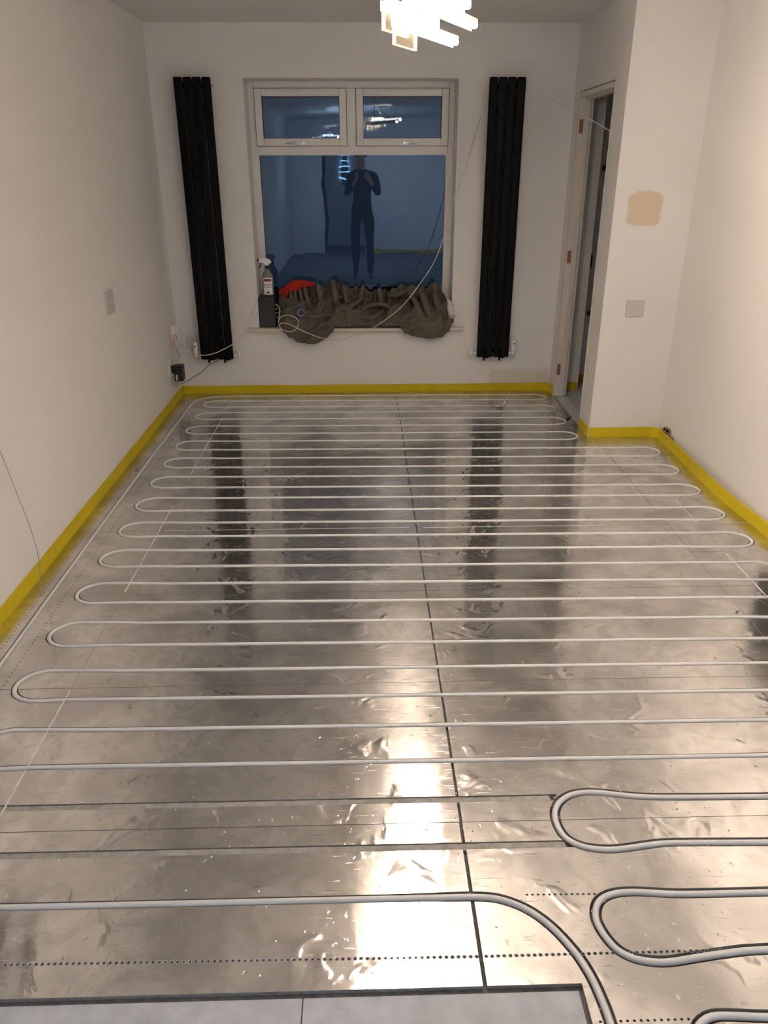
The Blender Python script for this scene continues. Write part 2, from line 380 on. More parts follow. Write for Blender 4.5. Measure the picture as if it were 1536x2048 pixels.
# ------------------------------------------------------------------ floor and its boards
fb = MB(); fb.box((WL, YR, -.05), (WR, WS, -.0105)); fb.box((WL, WS, -.05), (WD, WB, -.0105)); fb.box((WD, WS+T, -.05), (2.9, 5.76, -.0105)); fb.box((-.75,YR-1.5,-.05),(.05,YR,-.0105))
floor = struct(fb.build('floor', SLAB))
def bbox(q): return min(p.x for p in q), max(p.x for p in q), min(p.y for p in q), max(p.y for p in q)
GB = [(bbox(q), q, 0) for q in G] + [(bbox(q), q, 1) for q in HO]
def board(poly, dz=0.0, dep=.0105):
    poly = [Vector(p) for p in poly]; bx = bbox(poly); n_ = len(poly)
    if sum(poly[i].x*poly[(i+1)%n_].y - poly[(i+1)%n_].x*poly[i].y for i in range(n_)) < 0: poly.reverse()
    vs = list(poly); faces = [list(range(len(poly)))]
    for b, q, kind in GB:
        if b[1] < bx[0] or b[0] > bx[1] or b[3] < bx[2] or b[2] > bx[3]: continue
        o = len(vs); vs += q; faces.append(list(range(o, o+len(q))))
    ov, oe, of, _, _, orig = delaunay_2d_cdt(vs, [], faces, 0, 1e-6)
    top = [f for f, og in zip(of, orig) if og and min(og) == 0 and len(og) == 1]
    used = {}; vv = []; ff = []; mi = []
    def vid(i, z):
        k = (i, z)
        if k not in used: used[k] = len(vv); vv.append((ov[i].x, ov[i].y, dz if z == 0 else dz-dep))
        return used[k]
    cnt = {}
    for f in top:
        ff.append([vid(i, 0) for i in f]); mi.append(0)
        for a, b in zip(f, list(f[1:])+[f[0]]):
            cnt[(a, b)] = cnt.get((a, b), 0)+1
    for (a, b) in list(cnt):
        if (b, a) not in cnt:
            ff.append([vid(b, 0), vid(a, 0), vid(a, 1), vid(b, 1)]); mi.append(1)
    me = bpy.data.meshes.new('insulation_board'); me.from_pydata(vv, [], ff); me.materials.append(FOIL); me.materials.append(FOAM)
    me.polygons.foreach_set('material_index', mi); me.update()
    o = bpy.data.objects.new('insulation_board', me); COL.objects.link(o); o.parent = floor
    return o
def rect(x0, x1, y0, y1): return [(x0,y0),(x1,y0),(x1,y1),(x0,y1)]
gap = .0010
rows = [5.522, 4.942, 4.357, 3.772, 3.184, 2.606, 2.022, 1.440]
XE = 1.366
for i in range(7):
    y1, y0 = rows[i]-gap, rows[i+1]+gap
    board(rect(-1.326, -.950-gap, y0, y1), random.uniform(-.0006, 0))
    gj = .0016 + .0024*(i/7)
    board(rect(-.950+gap, .2300-gj, y0, y1), random.uniform(-.0006, 0))
    if i == 0 or i == 1:
        if i == 0: board(rect(.2300+gj, XE, y0, y1), 0)
        else:
            board(rect(.2300+gj, XE, y0, y1), 0) if y0 > WS else board([(.2300+gj,y0),(1.400-gap*2,y0),(1.400-gap*2,WS-.012),(XE,WS-.012),(XE,y1),(.2300+gj,y1)], 0)
    else: board(rect(.2300+gj, 1.400-gap*2, y0, y1), random.uniform(-.0006, 0))
gj = .0048
board(rect(-1.326, -.950-gap, 1.014, 1.440-gap)); board(rect(-.950+gap, .2290-gj, 1.014, 1.440-gap), -.0002)
board([(.2300+gj*.6,1.014),(.426,1.014),(.426,.40),(1.400-gap,.40),(1.400-gap,1.440-gap),(.2300+gj*.6,1.440-gap)], 0)
rA = [WS-.012, 4.075, 3.795, 3.184, 2.900, 2.606, 2.022, 1.440, .855, .40]
for y1, y0 in zip(rA, rA[1:]): board(rect(1.400+gap, 1.543-gap*.6, y0+gap, y1-gap), random.uniform(-.0005, 0))
rB = [WS-.012, 3.772, 3.184, 2.606, 2.022, 1.440, .855, .40]
for y1, y0 in zip(rB, rB[1:]): board(rect(1.543+gap*.6, 1.795, y0+gap, y1-gap), random.uniform(-.0005, 0))
# pale cement boards at the near edge, in the doorway and the hall
def backer(x0, x1, y0, y1, z=-.007, ang=0):
    b = MB(); b.box((x0,y0,-.0105), (x1,y1,z)); return b.build('backer_board', BACKER, floor)
backer(-1.33, -.1415, .30, 1.003); backer(-.1385, .417, .30, 1.003)
backer(WD+.002, 1.470, DY0+.002, DY1-.035, -.002); backer(1.474, 2.20, 4.60, 5.53, -.002); backer(1.588, 2.2, 5.535, 5.755, -.002)
# white filler showing in the board joints
for x, y0, y1, w in ((-.950,3.80,4.93,.0019),(-.950,5.06,5.30,.0011),(-.950,2.63,3.47,.0019),(-.950,1.46,2.01,.0022),(1.543,2.53,2.88,.0024),(1.543,3.19,3.46,.0012),(-.950,1.03,1.43,.0018)):
    b = MB(); n = max(3, int((y1-y0)/.03)); L = []; Rr = []
    for i in range(n+1):
        y = y0+(y1-y0)*i/n; k = w*(.75+.5*noise.noise(Vector((x*9, y*31, 0)))); L.append((x-k, y)); Rr.append((x+k, y))
    b.prism(L+Rr[::-1], -.012, .0009); b.build('joint_filler', FILL, floor)
for (x0, x1, y) in ((1.56,1.79,3.186),(-.93,.20,3.1855),(.26,1.10,3.1815)):
    b = MB(); b.box((x0, y-.0009, -.012), (x1, y+.0009, .0006)); b.build('joint_filler', FILL, floor)

for x0, x1, ya, yb in EG:
    b = MB(); n = 60; L1 = []; L2 = []
    for i in range(n+1):
        t = i/n; x = x0+(x1-x0)*t; y = ya+(yb-ya)*t; k = .0006*noise.noise(Vector((x*30, y*7, 3))); L1.append((x, y-.0104+k)); L2.append((x, y+.0088+k*3))
    b.prism(L1+L2[::-1], -.0105, -.0028); b.build('groove_bed', GBED, floor)
rb = MB()
for q in HO[:150]:
    c = sum(q, Vector((0, 0)))/6; n = 8
    ri = [(c.x+.0030*1.15*math.cos(2*PI*k/n), c.y+.0030*math.sin(2*PI*k/n), .0001) for k in range(n)]
    rm = [(c.x+(.0037)*1.15*math.cos(2*PI*k/n), c.y+.0037*math.sin(2*PI*k/n), .0007) for k in range(n)]
    ro = [(c.x+.0043*1.15*math.cos(2*PI*k/n), c.y+.0043*math.sin(2*PI*k/n), .0001) for k in range(n)]
    rb.add(ri+rm+ro, [(k, (k+1)%n, n+(k+1)%n, n+k) for k in range(n)]+[(n+k, n+(k+1)%n, 2*n+(k+1)%n, 2*n+k) for k in range(n)])
o = rb.build('perforation_rims', STEEL, floor, smooth=80); o['kind'] = 'stuff'
# foil and foam crumbs lying along the near cuts
cb = MB(); rc = random.Random(3)
for k in range(150):
    i = rc.randrange(len(path)); px_, py_ = path[i]
    if py_ > 2.2 or py_ < .95: px_, py_ = rc.uniform(-.8, .9), rc.choice((1.517, 1.365, 1.44, 1.23))
    x, y, r = px_+rc.uniform(-.03,.03), py_+rc.choice((-1,1))*rc.uniform(.013,.03), rc.uniform(.0012,.0032)
    if y < 1.02 and x < .44: continue
    pts = [(x+r*rc.uniform(.6,1.5)*math.cos(a), y+r*rc.uniform(.6,1.2)*math.sin(a)) for a in (0,1.2,2.4,3.7,5.0)]
    cb.prism(pts, 0, r*rc.uniform(.5,1.2), taper=[(x+(p[0]-x)*.5, y+(p[1]-y)*.5) for p in pts])
o = cb.build('foam_crumbs', FILL, floor); o['kind'] = 'stuff'

# ------------------------------------------------------------------ yellow edge strips
def strip(name, P, z0, z1, th, label, lean=0.0, mark=None):
    P = [Vector((p[0], p[1], 0)) for p in P]; Q = []
    for a, b in zip(P, P[1:]):
        n = max(1, int((b-a).length/.05))
        for i in range(n): Q.append(a+(b-a)*i/n)
    Q.append(P[-1]); vs = []; fs = []
    for i, q in enumerate(Q):
        t = (Q[min(i+1,len(Q)-1)]-Q[max(i-1,0)]).normalized(); nn = Vector((t.y, -t.x, 0))   # towards the room when walking with the wall on the left
        zz = z1 + .0035*noise.noise(Vector((q.x*3, q.y*3, 1.5))); w = .002*noise.noise(Vector((q.x*5, q.y*5, 8)))
        bo = nn*(lean+w)
        for off, z in ((bo, z0), (bo+nn*th, z0), (nn*(th+max(0, w)), zz), (nn*max(0, w), zz)):
            p = q+off; vs.append((p.x, p.y, z))
    for i in range(len(Q)-1):
        for k in range(4): fs.append((i*4+k, i*4+(k+1) % 4, (i+1)*4+(k+1) % 4, (i+1)*4+k))
    fs += [(0,1,2,3), tuple((len(Q)-1)*4+k for k in (3,2,1,0))]
    o = MB().add(vs, fs).build(name, YELLOW, smooth=40)
    return tag(o, label, 'foam strip')
e = .0006
strip('edge_strip', [(WL+e, .35), (WL+e, WB-.008)], -.010, .060, .0065, 'yellow foam edge strip running along the bottom of the left wall')
strip('edge_strip', [(WL+.008, WB-e), (WD-.05, WB-e), (WD-.016, WB-.022), (WD-e-.0005, WB-.06), (WD-e-.0005, DY1+.002)], -.010, .056, .0065, 'yellow foam edge strip along the back wall below the window')
rs = [(WD-e-.0005, DY0-.002), (WD-e-.0005, WS+.012), (WD+.010, WS-e-.0013), (WR-.055, WS-e-.0013), (WR-.030, WS-.010), (WR-.012, WS-.030), (WR-.008, WS-.06), (WR-.014, 4.1), (WR-.026, 3.8), (WR-.030, 3.5), (WR-.018, 3.25), (WR-.004, 3.05), (WR-.003, 3.0)]
strip('edge_strip', rs, -.010, .060, .0065, 'yellow foam edge strip wrapping the wall step and the right wall')
strip('edge_strip', [(1.462, WB-e), (1.578, WB-e)], -.002, .058, .006, 'short yellow foam strip on hall wall just behind the door lining')
strip('edge_strip', [(1.592, 5.76-e), (2.3, 5.76-e)], -.002, .058, .006, 'yellow foam strip at the foot of the recessed hall wall')

# ------------------------------------------------------------------ window
win = empty('window_1', (-.06, 5.75, OZ0), kind='structure')
FY0, FY1 = 5.728, 5.800
def frame(b, x0, x1, z0, z1, w, y0, y1, wb=None):
    wb = wb or w
    b.box((x0,y0,z0),(x0+w,y1,z1)); b.box((x1-w,y0,z0),(x1,y1,z1)); b.box((x0+w,y0,z1-w),(x1-w,y1,z1)); b.box((x0+w,y0,z0),(x1-w,y1,z0+wb))
b = MB(); frame(b, OX0, OX1, OZ0, OZ1, .042, FY0, FY1)
b.box((OX0+.042, FY0, 1.600), (OX1-.042, FY1, 1.650)); b.box((-.098, FY0, 1.650), (-.034, FY1, OZ1-.042)); b.build('window_frame', UPVC, win, bevel=.003)
for x0, x1, hx in ((-.702, -.099, -.40), (-.033, .583, .30)):
    z0, z1 = 1.649, 1.990
    sb = MB(); frame(sb, x0, x1, z0, z1, .046, FY0-.014, FY0+.03); sa = sb.build('sash', UPVC, win, bevel=.004)
    gb = MB(); frame(gb, x0+.044, x1-.044, z0+.044, z1-.044, .005, FY0+.002, FY0+.012); frame(gb, x0-.0025, x1+.0025, z0-.0025, z1+.0025, .0024, FY0-.0045, FY0-.0005); gb.build('gasket', GASKET_SHADE, sa)  # outer dark frame stands in for the shadow gap round the sash
    pn = MB(); pn.box((x0+.042, FY0+.014, z0+.042), (x1-.042, FY0+.017, z1-.042)); pn.build('pane', GLASS, sa)
    tv = MB(); tv.prism(rrect(x0+.05, x1-.05, z1-.040, z1-.016, .006), 0, .013, mat=Matrix(((1,0,0,0),(0,0,1,FY0-.027),(0,1,0,0),(0,0,0,1)))); tv.build('trickle_vent', UPVC, sa, smooth=40)
    d = -1 if hx < 0 else 1
    hb = MB(); yb = FY0-.015
    hb.prism(rrect(hx-.020, hx+.020, z0+.007, z0+.025, .006), 0, .008, mat=Matrix(((1,0,0,0),(0,0,1,yb-.008),(0,1,0,0),(0,0,0,1))))
    hb.lathe([(.010,0),(.010,.014),(.008,.018)], 14, mat=Matrix.Translation((hx, yb-.006, z0+.016)) @ Matrix.Rotation(PI/2, 4, 'X'))
    hb.tube([(hx, yb-.022, z0+.017), (hx+d*.03, yb-.026, z0+.017), (hx+d*.075, yb-.024, z0+.016), (hx+d*.11, yb-.018, z0+.015)], [.008,.0075,.006,.004], 10, flat=.7)
    hb.build('handle', CHROME, sa, smooth=45)
gb = MB(); frame(gb, OX0+.040, OX1-.040, OZ0+.040, 1.602, .006, FY0+.008, FY0+.022); gb.build('gasket', GASKET_SHADE, win)
bd = MB(); frame(bd, OX0+.040, OX1-.040, OZ0+.040, 1.604, .012, FY0+.001, FY0+.010); bd.build('glazing_bead', UPVC, win)
pn = MB(); pn.box((OX0+.04, FY0+.024, OZ0+.04), (OX1-.04, FY0+.028, 1.602)); pn.build('pane', GLASS, win)
sl = MB(); sl.box((OX0+.002, WB-.002, OZ0), (OX1-.002, FY0, OZ0+.014)); sl.prism(rrect(WB-.052, WB+.004, OZ0-.012, OZ0+.014, .012), -.826, .712, mat=Matrix(((0,0,1,0),(1,0,0,0),(0,1,0,0),(0,0,0,1))))
tag(sl.build('window_sill', SILL, smooth=40), 'cream window sill board with rounded nosing under the window', 'window sill')
ST = OZ0+.014

# ------------------------------------------------------------------ door lining and hall
dr = empty('door_1', (WD, DY1, 0), kind='structure')
X0, X1 = WD-.004, WD+TD+.008
b = MB(); b.box((X0, DY1-.034, 0), (X1, DY1-.002, DZ-.006)); b.build('jamb', WOODP, dr, bevel=.0015)
b = MB(); b.box((X0, DY0+.001, .0), (X1, DY0+.006, DZ-.006)); b.build('jamb', WOODP, dr)
b = MB(); b.box((X0, DY0+.006, DZ-.036), (X1, DY1-.034, DZ-.006)); b.build('head', WOODP, dr, bevel=.0015)
b = MB(); b.box((X0+.036, DY1-.046, 0), (X1-.022, DY1-.034, DZ-.036)); b.box((X0+.036, DY0+.007, DZ-.048), (X1-.022, DY1-.034, DZ-.036)); b.build('door_stop', WOODP, dr, bevel=.002)
for z in (1.75, .962, .195):
    b = MB(); b.box((X0+.010, DY1-.0352, z-.040), (X0+.034, DY1-.0335, z+.040)); hr = b.build('hinge_recess', BRASSW, dr); hr['label'] = 'bare brown wood hinge recess'
    for k in range(3):
        s2 = MB(); s2.lathe([(.0028,0),(.0028,.001)], 8, mat=Matrix.Translation((X0+.022+(k % 2-.5)*.008, DY1-.0352, z-.026+.026*k)) @ Matrix.Rotation(PI/2,4,'X')); s2.build('screw_hole', BLKPL, hr)
dr2 = empty('door_2', (1.6, 5.76, 0), kind='structure')
b = MB(); b.box((1.60, 5.742, .062), (2.36, 5.757, 1.99)); b.build('door_panel', HALL, dr2)
b = MB(); b.prism(rrect(1.618, 1.655, .845, .945, .017), 0, .008, mat=Matrix(((1,0,0,0),(0,0,1,5.734),(0,1,0,0),(0,0,0,1)))); b.lathe([(.008,0),(.008,.02)], 10, mat=Matrix.Translation((1.640,5.736,.90)) @ Matrix.Rotation(PI/2,4,'X')); b.build('lock_plate', BLKPL, dr2, smooth=40)
for z in (1.506, .527):
    b = MB(); b.prism(rrect(1.655, 1.79, z-.018, z+.018, .016), 0, .03, mat=Matrix(((1,0,0,0),(0,0,1,5.712),(0,1,0,0),(0,0,0,1)))); b.build('hinge_strap', BLKPL, dr2, smooth=40)

# ------------------------------------------------------------------ radiators
def radiator(x0, label, trv_left):
    w, z0, z1, y = .2325, .270, 2.030, 5.446
    r = empty('radiator', (x0+w/2, y+.02, z0), label, 'radiator', 'tall black column radiators beside the window')
    tw = w/4
    for k in range(4):
        b = MB(); a = x0+k*tw+.0012; c = x0+(k+1)*tw-.0012
        P = rrect(a, c, y, y+.026, .0125, 6); cx, cy = (a+c)/2, y+.013
        sh = lambda s_: [(cx+(p[0]-cx)*s_, cy+(p[1]-cy)*s_) for p in P]
        b.prism(P, z0+.008, z1-.008); b.prism(sh(.86), z0, z0+.008, taper=P); b.prism(P, z1-.008, z1, taper=sh(.86))
        b.build('column', BLACK, r, smooth=30)
    for z in (z0+.045, z1-.045):
        b = MB(); b.tube([(x0+.008, y+.040, z), (x0+w-.008, y+.040, z)], .0165, 14); b.build('header', BLACK, r, smooth=40)
    for dx in (.055, .168):
        b = MB(); b.box((x0+dx, y+.024, z0-.012), (x0+dx+.036, WB, z0+.018)); b.box((x0+dx-.006, y+.012, z0-.028), (x0+dx+.006, y+.028, z0+.004)); b.build('bracket', BLACK, r)
        b = MB(); b.box((x0+dx, y+.05, z1-.2), (x0+dx+.03, WB, z1-.16)); b.build('bracket', BLACK, r)
    for s in (-1, 1):
        xs = x0 if s < 0 else x0+w; trv = (s < 0) == trv_left; yv = y+.036; zz = .292
        b = MB(); b.tube([(xs-s*.004, yv, zz), (xs+s*.030, yv, zz)], [.008,.008], 12); b.lathe([(.0125,0),(.0125,.010)], 6, mat=Matrix.Translation((xs+s*.006, yv, zz)) @ Matrix.Rotation(s*PI/2,4,'Y'))
        b.lathe([(.006,0),(.0125,.004),(.0125,.026),(.011,.03)], 14, mat=Matrix.Translation((xs+s*.036, yv, zz-.014)))
        b.tube([(xs+s*.036, yv, zz), (xs+s*.036, WB-.001, zz)], .0075, 10)
        v = b.build('valve', WHITEP, r, smooth=40)
        if trv:
            b = MB(); b.lathe([(.0125,0),(.0165,.008),(.0165,.070),(.0125,.082),(.003,.084)], 16, mat=Matrix.Translation((xs+s*.036, yv, zz+.012))); b.build('thermostat_head', WHITEP, v, smooth=40)
            b = MB(); b.lathe([(.0055,0),(.0055,.0022)], 10, mat=Matrix.Translation((xs+s*.036, yv-.0160, zz+.070)) @ Matrix.Rotation(PI/2,4,'X')); b.build('index_mark', BLKPL, v)
        else:
            b = MB(); b.lathe([(.010,0),(.0115,.004),(.0105,.022),(.004,.025)], 14, mat=Matrix.Translation((xs+s*.036, yv, zz+.012))); b.build('lockshield_cap', WHITEP, v, smooth=40)
    b = MB(); xa = x0+w if trv_left else x0
    b.lathe([(.006,0),(.006,.010)], 8, mat=Matrix.Translation((xa-.005, y+.040, z1-.045)) @ Matrix.Rotation(PI/2,4,'Y')); b.build('air_vent', STEEL, r)
    return r
radiator(-1.165, 'tall black column radiator left of the window above the black plug', True)
radiator(.806, 'tall black column radiator between the window and the doorway', False)

# ------------------------------------------------------------------ pendant lights
def pendant(name, loc, mat, label, cz):
    r = empty(name, loc, label, 'ceiling lamp', None)
    x0, y0, z0 = loc
    lo = emit('led_bar_underside', tuple(mat.node_tree.nodes['Principled BSDF'].inputs['Emission Color'].default_value)[:3], mat.node_tree.nodes['Principled BSDF'].inputs['Emission Strength'].default_value*.17)
    b = MB(); b.lathe([(.075,cz-.026),(.075,cz-.001)], 28, mat=Matrix.Translation((x0,y0,0))); b.build('ceiling_rose', WHITEP, r, smooth=40)
    b = MB(); b.tube([(x0,y0,cz-.02),(x0,y0,z0+.10)], .005, 8); b.build('rod', CHROME, r, smooth=40)
    b = MB(); b.box((x0-.17,y0-.012,z0+.088),(x0+.17,y0+.012,z0+.10)); b.build('cross_bar', WHITEP, r)
    d = Vector((.47,.883,0))
    # far end of each bar (relative), length
    for ex, ey, ez, L in ((.201,.540,-.080,.500), (.060,.182,-.065,.278), (.247,.392,-.050,.47), (.188,.109,-.040,.45), (-.02,-.06,-.03,.42), (.09,-.16,-.02,.44)):
        c = Vector((x0+ex, y0+ey, z0+ez)) - d*(L/2)
        Mx = Matrix.Translation(c) @ Matrix.Rotation(math.atan2(d.y, d.x), 4, 'Z')
        b = MB(); b.box((-L/2,-.010,.004),(L/2,.013,.014), mat=Mx); b.box((-L/2,.0108,-.020),(L/2,.013,.004), mat=Mx); hs = b.build('bar_housing', WHITEP, r)  # side plate added to cut the light towards the left wall
        b = MB(); b.prism(rrect(-.0105,.0105,-.014,.004,.008,4), -L/2+.003, L/2-.003, mat=Mx @ Matrix(((0,0,1,0),(1,0,0,0),(0,1,0,0),(0,0,0,1)))); lb_ = b.build('led_bar', [mat, lo], hs, smooth=40)
        for pl_ in lb_.data.polygons:
            if pl_.normal.z < -.5: pl_.material_index = 1
        b = MB(); b.box((-L/2-.004,-.005,-.066),(-L/2+.150,.005,-.016), mat=Mx); b.build('acrylic_block', ACRYL, hs)
        b = MB(); b.box((-L/2-.005,-.0056,-.068),(-L/2+.151,.0056,-.066), mat=Mx); b.box((-L/2-.006,-.0056,-.068),(-L/2-.004,.0056,-.016), mat=Mx); b.box((-L/2+.150,-.0056,-.068),(-L/2+.152,.0056,-.016), mat=Mx); b.build('acrylic_rim', ACEDGE, hs)
        q = c + Vector((0,0,.014)); b = MB(); b.tube([q, (q.x*.3+x0*.7, q.y*.3+y0*.7, z0+.09)], .0025, 6); b.build('stem', CHROME, r)
    return r
pendant('pendant_light', (.140, 2.62, 2.005), BARW, 'glowing warm white LED bar pendant hanging at the top', CE)
pendant('pendant_light', (-.55, -1.75, 2.02), BARR, 'second LED bar pendant farther down the room, seen only as a reflection', CE)

# ------------------------------------------------------------------ things on the window sill
bx = empty('speaker_box', (-.69, 5.60, ST), 'dark grey upright box under the spray bottle on the sill', 'box')
b = MB(); b.box((-.742, 5.535, ST+.001), (-.628, 5.665, .688)); b.build('body', DARKBOX, bx, bevel=.004)
b = MB(); b.box((-.6285,5.555,.53),(-.6262,5.65,.66)); b.build('connector_panel', BLKPL, bx)
for k in range(4):
    b = MB(); b.lathe([(.005,0),(.005,.010),(.003,.014)], 10, mat=Matrix.Translation((-.6264,5.566,.545+.028*k)) @ Matrix.Rotation(PI/2,4,'Y')); b.build('connector', simple('brass_pin', (.7,.5,.2), .3, 1), bx, smooth=40)

bo = empty('spray_bottle', (-.672, 5.60, .689), 'trigger spray bottle with white and red label on dark box', 'bottle')
b = MB(); b.lathe([(.030,0),(.0385,.004),(.0395,.02),(.0395,.115),(.037,.135),(.027,.158),(.016,.172),(.0145,.182)], 26, mat=Matrix.Translation((-.672,5.60,.6892)), sy=.62); b.build('bottle_body', BOTTLE, bo, smooth=40)
def label_patch(name, z0, z1, mat, parent, x=.030, rr=.0402):
    P = []; 
    for j in range(7):
        z = z0+(z1-z0)*j/6; rowp = []
        ex = x
        for i in range(11):
            u = -ex+2*ex*i/10; rowp.append((-.672+u, 5.60-.62*math.sqrt(max(1e-6, rr*rr-u*u))-.0004, z))
        P.append(rowp)
    return MB().grid(P).build(name, mat, parent)
lb = label_patch('label', .700, .812, WHITEP, bo)
label_patch('label_band', .788, .806, LABELR, lb, .0265, .0405)
for z in (.768, .757, .746): label_patch('label_line', z, z+.0028, BLKPL, lb, .027, .0405)
label_patch('barcode', .708, .719, BLKPL, lb, .010, .0405)
b = MB(); b.lathe([(.0165,0),(.0165,.020),(.013,.024)], 20, mat=Matrix.Translation((-.672,5.60,.870))); b.build('collar', BLKPL, bo, smooth=40)
b = MB(); b.prism([(-.060,.922),(-.052,.938),(-.015,.943),(.012,.936),(.028,.920),(.026,.910),(.010,.905),(.008,.894),(-.012,.894),(-.018,.906),(-.050,.912)], -.011, .011, mat=Matrix(((1,0,0,-.668),(0,0,1,5.60),(0,1,0,0),(0,0,0,1)))); b.build('trigger_head', WHITEP, bo, bevel=.002)
b = MB(); b.prism([(-.052,.912),(-.043,.910),(-.050,.890),(-.062,.874),(-.068,.876),(-.057,.893)], -.006, .006, mat=Matrix(((1,0,0,-.664),(0,0,1,5.60),(0,1,0,0),(0,0,0,1)))); b.lathe([(.008,0),(.008,.010)], 12, mat=Matrix.Translation((-.728,5.60,.929)) @ Matrix.Rotation(-PI/2,4,'Y')); b.build('trigger', BLKPL, bo)

# dust sheet: one crumpled cloth heaped on the sill, pleated at the top, hanging over the edge in two swags
def interp(T_, x):
    if x <= T_[0][0]: return T_[0][1]
    for (a, va), (c, vc) in zip(T_, T_[1:]):
        if x <= c: t = (x-a)/(c-a); t = t*t*(3-2*t); return va+(vc-va)*t
    return T_[-1][1]
TOP = [(-.60,.655),(-.56,.690),(-.52,.705),(-.45,.728),(-.38,.748),(-.30,.752),(-.22,.775),(-.12,.742),(-.02,.735),(.03,.715),(.10,.710),(.19,.715),(.25,.742),(.36,.735),(.46,.728),(.53,.748),(.58,.690),(.63,.56)]
HEM = [(-.60,.54),(-.57,.485),(-.52,.425),(-.47,.392),(-.40,.372),(-.33,.380),(-.28,.405),(-.23,.455),(-.205,.490),(-.10,.492),(.10,.492),(.24,.490),(.29,.455),(.34,.425),(.40,.418),(.48,.408),(.55,.415),(.60,.45),(.635,.52)]
NU, NV = 300, 130
P = []
def ridg(p): return 1-abs(noise.noise(p))*2.0
for j in range(NV+1):
    v = j/NV; rowp = []
    for i in range(NU+1):
        x = -.605+1.24*i/NU; tz, hz = interp(TOP, x)-.010*(1-smst(.22,.32,x)), interp(HEM, x)
        over = hz < .486
        pts = [(5.700, tz), (5.690, tz-.05), (5.655, .60+.06*(tz-.65)), (5.575, .585), (5.500, .55), (5.474, .505), (5.470, max(hz, .49) if not over else .487)]
        if over: pts += [(5.468, (.487+hz)/2), (5.476, hz)]
        # arc length walk
        ls = [0]
        for a, c in zip(pts, pts[1:]): ls.append(ls[-1]+math.hypot(a[0]-c[0], a[1]-c[1]))
        s = v*ls[-1]; k = 0
        while k < len(pts)-2 and s > ls[k+1]: k += 1
        t = (s-ls[k])/max(1e-6, ls[k+1]-ls[k]); a, c = pts[k], pts[k+1]
        y, z = a[0]+(c[0]-a[0])*t, a[1]+(c[1]-a[1])*t
        dy, dz = c[0]-a[0], c[1]-a[1]; ln = math.hypot(dy, dz) or 1; ny, nz_ = dz/ln, -dy/ln   # outward (towards room / up)
        q = Vector((x, s, 0)); wq = Vector((noise.noise(q*4+Vector((3,0,0))), noise.noise(q*4+Vector((0,7,0))), 0))*.09
        q2 = Vector((x*1.0+s*.75, s*.55-x*.35, .3))+wq
        f = max(0, ridg(q2*8))**2*.060 + max(0, ridg(q2*18+Vector((5,5,5))))**2*.024 + ridg(q2*38)*.004
        mid = smst(.06, .30, v)*(1-smst(.72, .98, v)*.75)
        f *= .25+.75*mid
        pl = (1-smst(.22, .42, v))*(.5+.5*math.sin(x*95+3*noise.noise(Vector((x*6, 2, 0)))))**2*.024*(1-.55*smst(.15,.35,x))
        big = .030*math.exp(-((x-.43)/.17)**2)*math.exp(-((v-.55)/.22)**2)
        dsp = f+pl+big
        xo = .012*noise.noise(q*14+Vector((0,0,9)))*mid
        y2 = y+ny*dsp; z2 = z+nz_*dsp + .010*(1-smst(0,.12,v))*math.sin(x*95+3*noise.noise(Vector((x*6,2,0))))
        if s > ls[min(5, len(ls)-1)]: y2 = min(y2, 5.480)
        else: z2 = max(z2, ST+.006)
        if y < 5.62: y2 = max(y2, 5.438)
        rowp.append((max(-.617,min(.624,x+xo)) if y2 > WB-.01 else x+xo, min(y2, 5.715), z2))
    P.append(rowp)
cl = MB().grid(P)
# upright rolled pleats along the top edge: x, top z, base x, base z, radius
for xt, zt, xb_, zb_, rr in ((-.575,.705,-.573,.622,.010),(-.520,.712,-.512,.600,.012),(-.487,.712,-.478,.605,.011),(-.452,.728,-.436,.610,.012),(-.420,.738,-.388,.615,.012),(-.318,.752,-.298,.628,.017),(-.218,.780,-.195,.640,.021),(-.140,.745,-.120,.650,.018),(-.003,.742,-.045,.600,.017),(.112,.726,.130,.620,.017),(.210,.715,.180,.640,.017),(.508,.760,.520,.640,.021)):
    A = Vector((xt, 5.628, zt)); B = Vector((xb_, 5.572, zb_-.015)); n = 8; pth = []; rad = []
    for k in range(n+1):
        t = k/n; p = A.lerp(B, t); p.y += .006*math.sin(t*3); pth.append(p); rad.append(rr*1.15*(.80+.20*min(1, t*6))*(1-.15*t))
    pth.insert(0, A+Vector((0,0,rr*.45))); rad.insert(0, rr*.55); pth.insert(0, A+Vector((0,0,rr*.62))); rad.insert(0, rr*.12)
    cl.tube(pth, rad, 10, up=Vector((0,1,0)), flat=.8)
